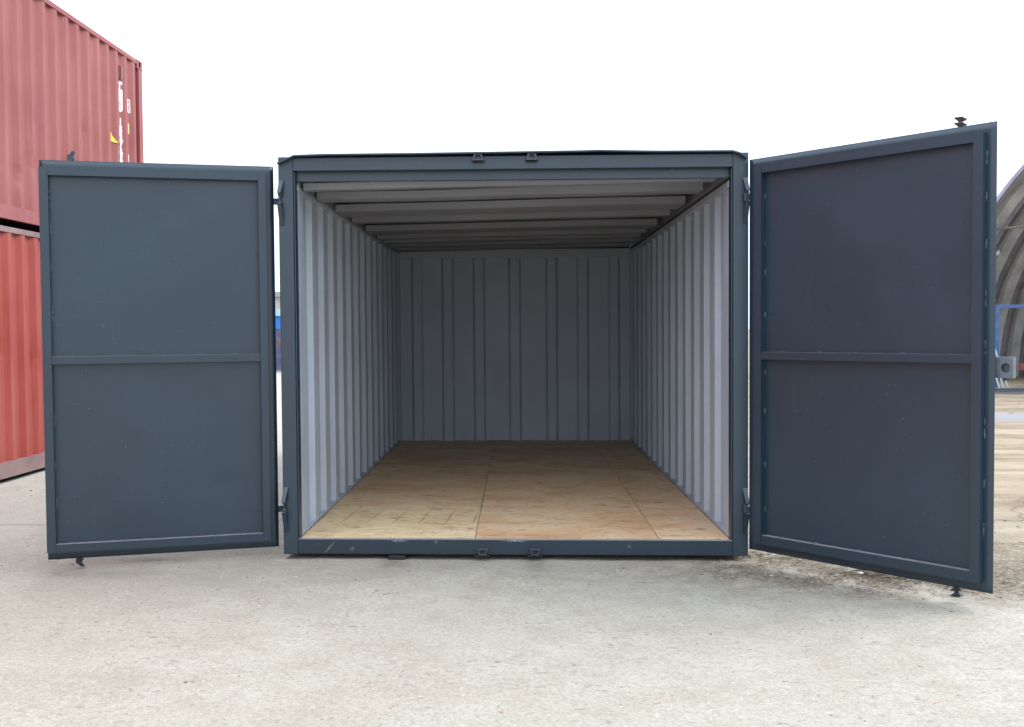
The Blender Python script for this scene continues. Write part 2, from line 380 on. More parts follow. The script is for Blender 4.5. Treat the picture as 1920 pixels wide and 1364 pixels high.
xs, ys = axis(-4.5, 5.5, 0.05, 900), axis(-4.2, 3.5, 0.05, 900)
g.sheet(xs, len(ys), lambda x, j: (x, ys[j], gz(x, ys[j])))
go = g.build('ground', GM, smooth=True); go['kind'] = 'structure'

# ================================================================ MAIN CONTAINER
W, WI, L = 1.504, 1.402, 5.87
def shear(x, y, z): return (x, y, z*(1 - 0.0035*x))
cont = thing('storage_container', 'open dark grey steel storage container with plywood floor and both doors swung wide', 'container')
# corner posts (front: folded profile with inner return)
for sx in (-1, 1):
    m = MB(); a, b = sorted((sx*W, sx*1.408))
    m.box(a, b, 0, 0.09, 0.03, 2.612, shear)
    a, b = sorted((sx*1.408, sx*1.398)); m.box(a, b, 0.012, 0.09, 0.132, 2.52, shear)
    m.build('corner_post', DARK, cont, 0.004)
    m = MB(); a, b = sorted((sx*W, sx*1.42)); m.box(a, b, L+0.012, L+0.10, 0.03, 2.60, shear); m.build('corner_post', DARK, cont, 0.004)
# header with recessed bar
MBh = MB().box(-1.4075, 1.4075, 0.002, 0.055, 2.522, 2.606, shear)
hdr = MBh.build('header', DARK, cont, 0.003)
MB().box(-1.3975, 1.3975, 0.06, 0.10, 2.462, 2.60, shear).build('recessed_bar', DARK, hdr, 0.002)
# sill
m = MB().box(-1.4075, 1.4075, 0.002, 0.05, 0.032, 0.131, shear)
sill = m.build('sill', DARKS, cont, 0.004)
# base side rails, back rail
for sx in (-1, 1):
    a, b = sorted((sx*W, sx*1.40)); MB().box(a, b, 0.09, L+0.01, 0.04, 0.133, shear).build('bottom_rail', DARK, cont, 0.003)
    a, b = sorted((sx*W, sx*1.394)); MB().box(a, b, 0.09, L+0.01, 2.405, 2.448, shear).build('top_rail', INT, cont, 0.004)
    a, b = sorted((sx*W, sx*1.4515)); MB().box(a, b, 0.09, L+0.01, 2.450, 2.585, shear).build('top_rail', DARK, cont, 0.003)
    # floor-edge angle
    a, b = sorted((sx*1.444, sx*1.398)); e = MB().box(a, b, 0.09, L, 0.1335, 0.1515, shear); e.build('floor_edge_angle', INT, cont, 0.002)
MB().box(-1.42, 1.42, L+0.012, L+0.09, 0.04, 0.133, shear).build('bottom_rail', DARK, cont, 0.003)
# roof sheet with folded front lip
prof = [(-1.500, 2.570), (-1.468, 2.583), (-1.392, 2.617), (-1.2, 2.622), (-0.6, 2.6225), (0, 2.6255), (0.45, 2.628), (0.56, 2.6305), (0.7, 2.6265), (0.95, 2.621), (1.398, 2.6195), (1.445, 2.605), (1.487, 2.575)]
m = MB()
lo = [(x, z-0.009) for x, z in reversed(prof)]
m.prism(prof + lo, -0.045, L+0.11, lambda p, q, a: shear(p, a, q))
m.build('roof', DARK, cont)
# pressed ribs under a ceiling sheet coloured dark as shade in the gaps
def tilt(x, y, z): return (x, y, z*(1 + 0.0035*x))
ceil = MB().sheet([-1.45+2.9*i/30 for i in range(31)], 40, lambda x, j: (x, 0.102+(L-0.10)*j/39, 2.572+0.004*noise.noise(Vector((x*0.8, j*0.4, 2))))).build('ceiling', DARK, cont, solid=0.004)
ribs = [(0.16, 0.10), (0.61, 0.20), (1.34, 0.40), (2.12, 0.14), (2.90, 0.38), (3.66, 0.14), (4.15, 0.18), (4.67, 0.22), (5.2, 0.2)]
for i, (y, wd) in enumerate(ribs):
    m = MB(); n = 28; dz = [0.036, 0.042, 0.046, 0.052, 0.046, 0.050, 0.040, 0.044, 0.044][i]
    secs = []; zb = 2.440
    for j in range(n+1):
        x = -1.372 + 2.70*j/n
        w_ = 0.008*noise.noise(Vector((x*0.9, y*3, 7))); v_ = 0.006*noise.noise(Vector((x*0.9, y*5, 3)))
        secs.append([(x, y-0.020+v_, zb+dz+0.005+w_), (x, y-0.002+v_, zb+0.002+w_), (x, y+0.004+v_, zb-0.002+w_), (x, y+wd+v_, zb+w_), (x, y+wd+0.012+v_, zb+0.03+w_), (x, y+wd*0.5+v_, zb+dz+0.004+w_)])
    vs = [tilt(*p) for s_ in secs for p in s_]
    fs = [(6*j+q, 6*j+(q+1) % 6, 6*j+6+(q+1) % 6, 6*j+6+q) for j in range(n) for q in range(6)] + [(0, 5, 4, 3, 2, 1), tuple(6*n+q for q in range(6))]
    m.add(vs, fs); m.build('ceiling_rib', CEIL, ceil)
for sx in (-1, 1):
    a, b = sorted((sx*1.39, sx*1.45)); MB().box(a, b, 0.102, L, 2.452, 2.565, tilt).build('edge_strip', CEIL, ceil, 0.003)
# side walls: vertical pressed ribs
def side_profile():
    cols = [(0.09, 0.0), (0.105, 0.0), (0.108, -0.0), (0.19, 0.0)]
    cols = [(0.09, 0)]
    k = 0
    y0 = 0.165
    while True:
        y = y0 + 0.402*k
        if y + 0.23 > L: break
        for yy, dd in ((y, 0), (y+0.105, 0), (y+0.135, -0.036), (y+0.365, -0.036), (y+0.395, 0)):
            if yy < L: cols.append((yy, dd))
        k += 1
    cols.append((L-0.02, 0)); cols.append((L, 0))
    return sorted(set(cols))
sp_ = side_profile()
for sx in (-1, 1):
    def f(c, j, sx=sx):
        y, dd = c; z = [0.1515, 0.45, 0.8, 1.15, 1.5, 1.85, 2.2, 2.385, 2.404][j]
        q = 0.003*noise.noise(Vector((y*2, z*0.8, sx*3)))
        return shear(sx*(WI - dd + q), y, z)
    MB().sheet(sp_, 9, f).build('side_wall', INT, cont, solid=0.002)
    def fo(c, j, sx=sx):
        y, dd = c; z = [0.134, 2.42][j]
        return shear(sx*(WI - dd + 0.030), y, z)
    MB().sheet(sp_, 2, fo).build('outer_cladding', DARK, cont, solid=0.002)
# back wall with raised ribs
bx = [-1.41]
for a, b in ((-1.244, -1.137), (-0.871, -0.754), (-0.484, -0.372), (-0.05, 0.066), (0.403, 0.514), (0.78, 0.891), (1.163, 1.267)):
    bx += [(a-0.022), (a+0.008), (b-0.008), (b+0.022)]
bx.append(1.44); bx[0] = -1.44
def back_d(i): return 0.0 if (i == 0 or i == len(bx)-1) else (0.036 if (i-1) % 4 in (1, 2) else 0.0)
MB().sheet(list(range(len(bx))), 2, lambda i, j: shear(bx[i], L - back_d(i), [0.134, 2.375][j])).build('back_wall', INT, cont, solid=0.002)
MB().box(-1.44, 1.44, L-0.040, L-0.004, 2.375, 2.48, shear).build('back_top_rail', INT, cont, 0.002)
MB().box(-1.43, 1.43, L+0.03, L+0.034, 0.134, 2.56, shear).build('outer_cladding', DARK, cont)
# ply floor, one sheet each
fl = MB().box(-1.40, 1.40, 0.052, L-0.001, 0.08, 0.1225, shear).build('floor', PLYE, cont)
G = 0.0026
sheets = []
for xa, xb, rows in ((-1.397, -0.246, [0.0515, 1.205, 3.585, 5.868]), (-0.246, 0.945, [0.0515, 1.305, 2.912, 5.27, 5.868]), (0.945, 1.397, [0.0515, 1.03, 1.62, 2.9, 4.4, 5.868])):
    for i in range(len(rows)-1):
        sheets.append((xa, xb, rows[i], rows[i+1], i))
for q, (xa, xb, ya, yb, i) in enumerate(sheets):
    fig = (q == 0); n = 0.0004*(q % 3)
    o = MB().box(xa+G, xb-G, ya+(G*0.4 if i else 0), yb-G*0.4, 0.1235, 0.1335+n, shear).build('plywood_sheet', PLYV if fig else PLY, fl, 0.001)
    if fig: o['label'] = 'paler plywood sheet with repeated brown veneer streaks'
# cam keepers on header and sill
def keeper(cx, zc, up_, parent, k=1):
    m = MB(); hw, hh = 0.042, 0.024
    wt, wb = (0.030, 0.044) if up_ else (0.044, 0.028)
    outer = [(-wb, -hh), (wb, -hh), (wt, hh), (-wt, hh)]
    inner = [(-wb*0.45, -hh*0.45), (wb*0.45, -hh*0.45), (wt*0.45, hh*0.6), (-wt*0.45, hh*0.6)]
    y0, y1 = 0.0005, -0.036
    def P(p, y): return shear(cx+p[0], y, zc+p[1])
    def Pi(p, y): return shear(cx+p[0]*0.86, y, zc+p[1]*0.86)
    vs = [P(p, y0) for p in outer] + [Pi(p, y1) for p in outer] + [P(p, y1) for p in inner] + [P(p, y0-0.006) for p in inner]
    fs = []
    for i in range(4):
        j = (i+1) % 4
        fs += [(i, j, 4+j, 4+i), (4+i, 4+j, 8+j, 8+i), (8+i, 8+j, 12+j, 12+i)]
    fs.append((12, 13, 14, 15)); fs.append((3, 2, 1, 0))
    m.add(vs, fs)
    m.box(-wt+cx-0.004, wt+cx+0.004, -0.008, -0.0005, zc-hh-0.008, zc-hh-0.002, shear)
    m.build('cam_keeper', IRON, parent, 0.0035)
keeper(-0.204, 2.592, True, hdr); keeper(0.139, 2.592, True, hdr)
keeper(-0.196, 0.055, False, sill); keeper(0.144, 0.055, False, sill)
# hinge lugs on the posts
def lug(sx, zc, low=False):
    m = MB()
    # upper tapered gusset
    def g_(p, q, a): return shear(sx*p, a, q)
    for za_, zb_, xa_, xb_ in ((zc+0.126, zc+0.036, 1.466, 1.478), (zc-0.168, zc-0.030, 1.470, 1.476)):
        vs = [(sx*xa_, -0.0015, za_), (sx*1.499, -0.0015, za_), (sx*xa_, -0.006, za_), (sx*1.496, -0.006, za_),
              (sx*xb_, -0.0015, zb_), (sx*1.503, -0.0015, zb_), (sx*xb_, -0.062, zb_), (sx*1.500, -0.062, zb_)]
        m.add([shear(*v) for v in vs], [(0, 1, 3, 2), (4, 5, 7, 6), (2, 3, 7, 6), (0, 2, 6, 4), (1, 5, 7, 3), (0, 4, 5, 1)])
    m.box(*sorted((sx*1.476, sx*1.502)), -0.034, -0.0015, zc+0.022, zc+0.034, shear)
    m.box(*sorted((sx*1.476, sx*1.502)), -0.034, -0.0015, zc-0.028, zc-0.016, shear)
    h = m.build('hinge_bracket', DARK, cont, 0.002)
    MB().tube(shear(sx*1.492, -0.022, zc-0.045), shear(sx*1.492, -0.022, zc+0.048), 0.008).build('hinge_pin', DARK, h, smooth=False)
for sx, z1, z2 in ((-1, 2.338, 0.345), (1, 2.328, 0.345)):
    lug(sx, z1); lug(sx, z2, True)

# ---------------------------------------------------------------- doors
def door(side):
    if side == 'l':
        th = R(16.979); H = (-1.5538, 0.0769); U = (-math.cos(th), -math.sin(th)); N = (math.sin(th), -math.cos(th)); dw, z0, z1 = 1.4381, 0.0654, 2.577
        fr = dict(u0=0.054, u1=1.437, t=0.048, top=(2.478, 2.530), bot=(0.116, 0.166), mid=(1.300, 1.350), s0=0.102, s1=1.384)
        dents = [(0.66, 2.16, 0.004), (0.78, 2.20, -0.004), (0.9, 0.9, 0.003), (0.35, 0.5, -0.003)]
    else:
        th = R(46.493); H = (1.4979, -0.0605); U = (math.cos(th), -math.sin(th)); N = (-math.sin(th), -math.cos(th)); dw, z0, z1 = 1.4667, 0.092, 2.5405
        fr = dict(u0=0.064, u1=1.417, t=0.048, top=(2.442, 2.490), bot=(0.145, 0.201), mid=(1.295, 1.341), s0=0.112, s1=1.368)
        dents = [(0.72, 1.95, 0.005), (0.45, 1.6, -0.003), (1.0, 0.6, 0.003)]
    def D(u, t, z): return (H[0]+U[0]*u+N[0]*t, H[1]+U[1]*u+N[1]*t, z)
    us = [dw*i/44 for i in range(45)]; nz = 70
    rg = random.Random(3 if side == 'l' else 5)
    def f(u, j):
        z = z0 + (z1-z0)*j/(nz-1); k_ = 0
        if fr['s0'] < u < fr['s1'] and fr['bot'][1] < z < fr['top'][0]:
            e = min(u-fr['s0'], fr['s1']-u, z-fr['bot'][1], fr['top'][0]-z, abs(z-1.325)); e = min(1, e/0.25)
            k_ = e*(0.009*noise.noise(Vector((u*1.6, z*1.3, 9 if side == 'l' else 2))) + 0.0012*noise.noise(Vector((u*5, z*5, 1))))
            for a, b, h in dents: k_ += h*0.7*math.exp(-((u-a)**2+(z-b)**2)/0.0035)
        return D(u, k_, z)
    pan = MB().sheet(us, nz, f).build('door', DARKB, cont, solid=0.004, smooth=True)
    if side == 'l': pan['label'] = 'left door, swung almost flat beside the container'
    else: pan['label'] = 'right door, swung towards the viewer with a lock box on its free edge'
    t = fr['t']; s0, s1 = fr['s0'], fr['s1']
    def B(u0, u1, za, zb, name='frame_rail', t0=0.0025, tt=None):
        m = MB(); m.box(u0, u1, t0, tt or t, za, zb, lambda u, tq, z: D(u, tq, z)); return m
    def beads(m, pts, r=0.0052):
        m.ws = len(m.f)
        for (u, tq, z, du, dz_) in pts:
            p = D(u, tq, z)
            m.blob(p, r*(1+du*2), r, r*(1+dz_*3), 6, 4, 0.3, rg)
    # hinge stile
    m = B(fr['u0'], s0, fr['bot'][0], fr['top'][1]); pts = [(s0+0.003, 0.006, rg.uniform(z-0.04, z+0.04), 0, 1) for z in (0.35, 0.62, 0.95, 1.18, 1.55, 1.8, 2.05, 2.3)]
    beads(m, pts); m.build('frame_stile', DARKB, pan, 0.004)
    m = B(s1, fr['u1'], fr['bot'][0], fr['top'][1]); pts = [((fr['u1']+0.003) if side == 'r' else (s1-0.003), 0.006, rg.uniform(z-0.03, z+0.03)+dz_, 0, 1) for z in (0.42, 0.66, 0.95, 1.36, 1.62, 1.92, 2.15, 2.36) for dz_ in (-0.014, 0, 0.012)]
    beads(m, pts); m.build('frame_stile', DARKB, pan, 0.004)
    for (za, zb) in (fr['top'], fr['bot'], fr['mid']):
        m = B(s0+0.0005, s1-0.0005, za, zb, tt=t-0.003)
        beads(m, [(s0+(s1-s0)*q+rg.uniform(-.03, .03), 0.006, zb+0.002, 1.2, 0) for q in (0.12, 0.3, 0.5, 0.72, 0.9)])
        m.build('frame_rail', DARKB, pan, 0.008)
    # outward-folded bottom and top edge flange (outer side)
    MB().box(0.0, dw-0.035, -0.03, -0.0025, z0, z0+0.004, D).build('edge_flange', DARKB, pan)
    MB().box(0.0, dw-0.035, -0.03, -0.0025, z1-0.004, z1, D).build('edge_flange', DARKB, pan)
    # locking bar with cams
    ub = 1.252 if side == 'l' else 1.268; tb = -0.032
    bar = MB().tube(D(ub, tb, z0+0.012 if side == 'l' else z0+0.01), D(ub, tb, z1-0.008), 0.0165, n=16).build('locking_bar', STEEL, pan, smooth=False)
    for top in (True, False):
        m = MB(); s_ = 1 if top else -1
        ze = (z1 if top else z0)
        def K(p, q, a, s_=s_, ze=ze): return D(ub+p, tb+a, ze+s_*q)
        hh = 0.062 if top else (0.058 if side == 'l' else 0.066)
        m.tube(K(0, -0.012, 0), K(0, hh*0.8, 0), 0.0115)
        if side == 'l':
            m.prism([(-0.016, 0.004), (0.018, 0.000), (0.026, hh*0.30), (0.024, hh*0.66), (-0.002, hh*0.76), (-0.006, hh*0.44), (-0.022, hh*0.34)], -0.016, 0.014, K)
            m.prism([(0.018, hh*0.58), (-0.002, hh*1.02), (-0.027, hh*1.10), (-0.025, hh*0.90), (-0.008, hh*0.5)], -0.014, 0.012, K)
        else:
            for b0 in (0.012, 0.66*hh):
                m.prism([(-0.030, b0+0.014), (-0.024, b0+0.018), (0.012, b0+0.017), (0.030, b0+0.006), (0.028, b0-0.001), (0.012, b0-0.008), (-0.010, b0-0.004)], -0.016, 0.014, K)
        m.build('lock_cam', STEEL, bar, 0.0025)
    # hinge straps
    for z in ((2.350, 0.315) if side == 'l' else (2.312, 0.338)):
        m = MB(); m.box(-0.062 if side == 'l' else -0.038, 0.05, -0.016, -0.0045, z-0.021, z+0.021, D)
        e = -0.062 if side == 'l' else -0.038
        m.tube(D(e, -0.010, z-0.024), D(e, -0.010, z+0.024), 0.013, n=14)
        m.build('hinge_strap', DARK, pan, 0.0015)
    if side == 'r':
        # lock box with a round padlock hole, welded behind the free edge
        m = MB(); u0, u1, za, zb, tf, tbk = 1.452, 1.543, 1.219, 1.328, -0.030, -0.062
        cu, cz, r = 1.508, 1.272, 0.0245; n = 32
        ring = []; outr = []
        for i in range(n):
            a = 2*math.pi*i/n; ca, sa = math.cos(a), math.sin(a)
            ring.append((cu+r*ca, cz+r*sa))
            k_ = 1/max(abs(ca)/(((u1-cu) if ca > 0 else (cu-u0))), abs(sa)/(((zb-cz) if sa > 0 else (cz-za))))
            outr.append((cu+ca*k_, cz+sa*k_))
        vs = [D(p[0], tf, p[1]) for p in outr] + [D(p[0], tf, p[1]) for p in ring] + [D(p[0], tf-0.006, p[1]) for p in ring]
        fs = [(i, (i+1) % n, n+(i+1) % n, n+i) for i in range(n)] + [(n+i, n+(i+1) % n, 2*n+(i+1) % n, 2*n+i) for i in range(n)]
        m.add(vs, fs)
        for a in ((u0, u1, zb-0.005, zb), (u0, u1, za, za+0.005), (u1-0.005, u1, za+0.005, zb-0.005), (u0, u0+0.005, za+0.005, zb-0.005)):
            m.box(a[0], a[1], tbk, tf-0.0002, a[2], a[3], D)
        m.box(u0, u1, tbk-0.004, tbk, za, zb, D)
        for i in range(7):
            m.blob(D(u1-0.012, tf+0.001, za+0.03+i*0.011), 0.006, 0.002, 0.0035, 6, 4, 0.3, rg)
        lb = m.build('lock_box', STEELB, pan)
        MB().tube(D(1.50, -0.06, 1.205), D(1.50, -0.06, 1.219), 0.012).build('box_stud', STEEL, lb)
STEELB = plain('primer_steel', (0.14, 0.17, 0.20), 0.4, 0.2, 0.2, 25)
door('l'); door('r')

# timber bearers under the container
TIM = plain('wet_timber', (0.022, 0.019, 0.016), 0.8, 0, 0.4, 30)
for x, lab in ((-0.755, 'dark timber bearer peeping from under the container sill, left of centre'), (1.33, 'dark timber bearer under the right front corner of the container'), (-1.36, 'dark timber bearer under the left front corner of the container')):
    m = MB().box(-0.055, 0.055, 0.0, 5.6, -0.004, 0.026); o = m.build('timber_bearer', TIM, None, 0.004, loc=(x, -0.006 if x == -0.755 else 0.16, 0))
    tag(o, lab, 'timber', 'timber bearers under the container')

# ================================================================ RED CONTAINERS
RY = 7.13; RL = 12.19; RW = 2.438
def corr_x(y):    # outward recess at distance y from the far corner (y measured back towards the camera)
    s = (y - 0.235) % 0.278
    if y < 0.235 or y > RL-0.235: return -0.036
    if s < 0.072: return 0.0                  # outer crest
    if s < 0.140: return -0.036*(s-0.072)/0.068
    if s < 0.210: return -0.036
    return -0.036*(1-(s-0.210)/0.068)
brk = [0.13, 0.178, 0.2]
y = 0.235
while y < RL-0.3: brk += [y, y+0.072, y+0.140, y+0.210]; y += 0.278
brk = [b for b in brk if b < RL-0.178]
RAILM = plain('dusty_pinkish_rail_paint', (0.25, 0.165, 0.155), 0.7, 0, 0.25, 3)
def red_container(z0, mat, label, top, seed):
    th = thing('shipping_container', label, 'container', 'stacked red shipping containers', loc=(-5.067, RY, z0))
    th.rotation_euler = (0, 0, -math.atan(0.0145))
    Hh = 2.585; zb0, zb1 = (0.055, 0.192) if top else (0.03, 0.19); zt0, zt1 = Hh-0.065, Hh-0.008
    rg = random.Random(seed)
    dents = [(rg.uniform(1.5, 5.0), rg.uniform(0.3, 2.0), rg.uniform(-0.018, -0.006)) for _ in range(7)]
    nz = 26
    def f(i, j, back=0):
        yy = brk[i]; z = zb1 + (zt0-zb1)*j/(nz-1)
        x = corr_x(yy) - 0.012
        for a, b, h in dents: x += h*math.exp(-((yy-a)**2)/0.006 - ((z-b)**2)/0.012)
        x += 0.003*noise.noise(Vector((yy*1.5, z*2, seed)))
        return (x, -yy, z)
    sw = MB().sheet(list(range(len(brk))), nz, f).build('side_wall', mat, th, solid=0.002)
    MB().sheet(brk, 2, lambda b, j: (-RW + 0.012 - corr_x(b), -b, [zb1, zt0][j])).build('side_wall', mat, th, solid=0.002)
    for e in (0, 1):
        cols = [0.18+0.036*i for i in range(59)]
        yb = -0.04 if e == 0 else -RL+0.04
        MB().sheet(cols, 2, lambda b, j: (-b, yb - (0.03 if (int(b/0.125) % 2) else 0.0), [zb1, zt0][j])).build('end_wall', mat, th, solid=0.002)
    MB().box(-RW+0.07, -0.07, -RL+0.05, -0.05, Hh-0.03, Hh-0.02).build('roof', mat, th)
    MB().box(-RW+0.07, -0.07, -RL+0.05, -0.05, zb0+0.05, zb0+0.09).build('underfloor', BLACK, th)
    for sx in (0, 1):
        x0, x1 = ((-0.060, -0.004) if sx == 0 else (-RW+0.004, -RW+0.06))
        m = MB().box(x0, x1, -RL+0.178, -0.178, zt0, zt1); m.build('top_rail', mat if top else RAILM, th, 0.004)
        m = MB()
        n = 60
        if sx == 0:   # bottom rail with bent lower flange
            secs = []
            for i in range(n+1):
                yy = -0.178 - (RL-0.356)*i/n
                q = 0.006*noise.noise(Vector((yy*1.3, 0, seed)))
                secs.append([(-0.004, yy, zb1), (-0.004+q*0.3, yy, zb0+q), (-0.05, yy, zb0+q), (-0.05, yy, zb1)])
            m.add([p for s_ in secs for p in s_], [(4*i+a, 4*i+(a+1) % 4, 4*i+4+(a+1) % 4, 4*i+4+a) for i in range(n) for a in range(4)])
        else: m.box(x0, x1, -RL+0.178, -0.178, zb0, zb1)
        m.build('bottom_rail', mat if top else RAILM, th)
        for ya, yb in ((-0.178, -0.002), (-RL+0.002, -RL+0.178)):
            xa, xb = (-0.16, -0.004) if sx == 0 else (-RW+0.004, -RW+0.16)
            if sx == 0 and ya == -0.178:
                m = MB().box(-0.012, -0.004, -0.125, -0.004, 0.118, Hh-0.118).box(-0.16, -0.012, -0.012, -0.004, 0.118, Hh-0.118).box(-0.07, -0.062, -0.178, -0.125, 0.118, Hh-0.118).box(-0.062, -0.012, -0.133, -0.125, 0.118, Hh-0.118)
            else: m = MB().box(xa, xb, ya, yb, 0.118, Hh-0.118)
            m.build('corner_post', mat, th, 0.003)
            for za in (0.0, Hh-0.118):
                # casting with an oval hole: a frame of bars round a dark cavity
                m = MB(); a, b = xa, xb
                o_x = 0.0 if sx == 0 else -RW
                fx0, fx1 = (-0.014, 0.0) if sx == 0 else (-RW, -RW+0.014)
                yc = (ya+yb)/2; zc = za+0.059
                m.box(fx0, fx1, ya, yc-0.03, za, za+0.118); m.box(fx0, fx1, yc+0.03, yb, za, za+0.118)
                m.box(fx0, fx1, yc-0.03, yc+0.03, za, zc-0.035); m.box(fx0, fx1, yc-0.03, yc+0.03, zc+0.035, za+0.118)
                i0, i1 = (-0.16, -0.06) if sx == 0 else (-RW+0.06, -RW+0.16)
                m.box(i0, i1, ya, yb, za, za+0.118)
                j0, j1 = (-0.06, -0.014) if sx == 0 else (-RW+0.014, -RW+0.06)
                m.box(j0, j1, ya, ya+0.012, za, za+0.118); m.box(j0, j1, yb-0.012, yb, za, za+0.118)
                m.box(j0, j1, ya+0.012, yb-0.012, za, za+0.012); m.box(j0, j1, ya+0.012, yb-0.012, za+0.106, za+0.118)
                m.build('corner_casting', mat, th, 0.003)
    return th, sw
low, _ = red_container(0.01, REDL, 'lower strong red corrugated shipping container standing on the ground', False, 11)
upp, usw = red_container(2.612, REDU, 'upper faded pinkish red shipping container with white code letters, stacked on another', True, 23)

# painted markings on the upper container, folded over the corrugation
def conform(me, parent, name, mat, off=0.0025):
    bm = bmesh.new(); bm.from_mesh(me)
    for b in brk:
        if b < 4: bmesh.ops.bisect_plane(bm, geom=bm.verts[:]+bm.edges[:]+bm.faces[:], plane_co=(0, -b, 0), plane_no=(0, 1, 0))
    for v in bm.verts: v.co.x = corr_x(-v.co.y) - 0.012 + off
    bm.to_mesh(me); bm.free(); me.materials.clear(); me.materials.append(mat)
    o = bpy.data.objects.new(name, me); C.objects.link(o); o.parent = parent; return o
def text_mesh(txt, size, yc, zc):      # text read from the +x side: text right = +y world
    cu = bpy.data.curves.new('t', 'FONT'); cu.body = txt; cu.size = size; cu.align_x = 'CENTER'; cu.align_y = 'CENTER'; cu.offset = 0.012
    to = bpy.data.objects.new('t', cu); C.objects.link(to); bpy.context.view_layer.update()
    me = bpy.data.meshes.new_from_object(to.evaluated_get(bpy.context.evaluated_depsgraph_get())); bpy.data.objects.remove(to)
    for v in me.vertices: x, y_ = v.co.x, v.co.y; v.co = (0, yc + x, zc + y_)
    return me
def to_local(y, z): return (y-RY, z-2.612)
cj = []
def rect(y0, y1, z0, z1, name, mat, off=0.0025):
    a, b = to_local(y0, z0); c_, d_ = to_local(y1, z1)
    me = bpy.data.meshes.new(name); me.from_pydata([(0, a, b), (0, c_, b), (0, c_, d_), (0, a, d_)], [], [(0, 1, 2, 3)])
    return conform(me, usw, name, mat, off)
chars = 'TGHU 152765'
for i, ch in enumerate(chars):
    z = 4.722 - 0.0955*i
    if ch == ' ': continue
    yy, zz = to_local(6.458, z)
    conform(text_mesh(ch, 0.125, yy, zz), usw, 'code_letter', WHITE)
for q, ch in enumerate('45'):
    yy, zz = to_local(6.705, 4.553-0.078*q); conform(text_mesh(ch, 0.085, yy, zz), usw, 'code_letter', WHITE)
for a in ((6.635, 6.772, 4.594, 4.608), (6.635, 6.772, 4.432, 4.446), (6.635, 6.647, 4.446, 4.594), (6.760, 6.772, 4.446, 4.594)):
    rect(*a, 'code_box_line', WHITE)
rect(6.64, 6.745, 4.150, 4.290, 'yellow_sticker', YELP)
for q, ch in enumerate('1A'):
    yy, zz = to_local(6.70, 3.82-0.1*q); conform(text_mesh(ch, 0.11, yy, zz), usw, 'code_letter', WHITE)
a, b = to_local(6.06, 4.145); 
def tri(name, mat, off, e):
    p = [to_local(6.078, 3.950-e), to_local(6.285+e*1.5, 3.940-e), to_local(6.078, 4.135+e*1.6)]
    me = bpy.data.meshes.new(name); me.from_pydata([(0, *q) for q in p], [], [(0, 1, 2)]); conform(me, usw, name, mat, off)
tri('warning_triangle_border', BLACK, 0.002, 0.010); tri('warning_triangle', YELLOW, 0.0035, 0.0)
ya, za = to_local(6.375, 4.80)
MB().box(-0.045, -0.004, ya, ya+0.095, za, za+0.17).build('ventilator', REDU, usw, 0.006)
MB().box(-0.004, -0.0025, ya+0.006, ya+0.035, za+0.006, za+0.16).build('ventilator_slot', BLACK, usw)

# ================================================================ BACKGROUND: arched hangar, gantry, low building
HG = plain('galvanised_arch_sheet', (0.40, 0.39, 0.37), 0.6, 0.2, 0.3, 2.0)
HGR = plain('dark_arch_rib', (0.19, 0.17, 0.175), 0.7, 0.1, 0.3, 3.0)
HGO = plain('mauve_roof_edge', (0.33, 0.31, 0.40), 0.5, 0.1, 0.2, 3.0)
hang = thing('arched_hangar', 'open-ended arched corrugated steel hangar behind the right door', 'hangar', loc=(16.42, 15.42, 0))
ax = Vector((math.sin(R(50)), math.cos(R(50)), 0)); mm_ = Vector((math.cos(R(50)), -math.sin(R(50)), 0))
def HP(phi, r, a):    # phi from the left foot over the top
    p = -mm_*r*math.cos(phi) + ax*a; return (p.x, p.y, r*math.sin(phi))
phis = [math.pi*i/48 for i in range(49)]
Rh = 7.8
aa = []
na = 60
def rr(a): s = (a % 1.2)/1.2; return Rh - 0.16*(0 if s < 0.35 else (s-0.35)/0.15 if s < 0.5 else 1 if s < 0.85 else (1-s)/0.15)
acols = [1.2*k_+q for k_ in range(12) for q in (0, 0.42, 0.60, 1.02)]
MB().sheet(acols, 49, lambda a, j: HP(phis[j], rr(a), a)).build('shell', HG, hang, solid=0.01)
for k_ in range(12):
    m = MB(); a0 = 0.62+1.2*k_
    for i in range(48):
        m.add([HP(phis[i], Rh-0.165, a0), HP(phis[i+1], Rh-0.165, a0), HP(phis[i+1], Rh-0.27, a0), HP(phis[i], Rh-0.27, a0),
               HP(phis[i], Rh-0.165, a0+0.20), HP(phis[i+1], Rh-0.165, a0+0.20), HP(phis[i+1], Rh-0.27, a0+0.20), HP(phis[i], Rh-0.27, a0+0.20)],
              [(0, 1, 2, 3), (4, 5, 6, 7), (3, 2, 6, 7)])
    m.build('arch_rib', HGR, hang)
m = MB()
for i in range(48):
    m.add([HP(phis[i], Rh+0.02, -0.05), HP(phis[i+1], Rh+0.02, -0.05), HP(phis[i+1], Rh+0.11, -0.05), HP(phis[i], Rh+0.11, -0.05),
           HP(phis[i], Rh+0.02, 0.12), HP(phis[i+1], Rh+0.02, 0.12), HP(phis[i+1], Rh+0.11, 0.12), HP(phis[i], Rh+0.11, 0.12)], [(0, 1, 2, 3), (4, 5, 6, 7), (3, 2, 6, 7), (0, 1, 5, 4)])
m.build('mouth_edge', HGO, hang)
zt = 4.02; pt = math.asin(zt/(Rh-0.15))
MB().tube(HP(pt, Rh-0.15, 0.4), HP(math.pi-pt, Rh-0.15, 0.4), 0.03).build('tie_bar', HGR, hang)
MB().sheet([-7.6, 7.6], 2, lambda x, j: tuple(mm_*x + ax*14.0 + Vector((0, 0, [0, 7.6][j])))).build('end_wall', HG, hang)
m = MB().blob(HP(R(27), Rh-0.25, 0.9), 0.09, 0.09, 0.09, 10, 6, 0.02); m.build('lamp', plain('pale_lamp_glass', (0.6, 0.58, 0.52), 0.4), hang, smooth=True)

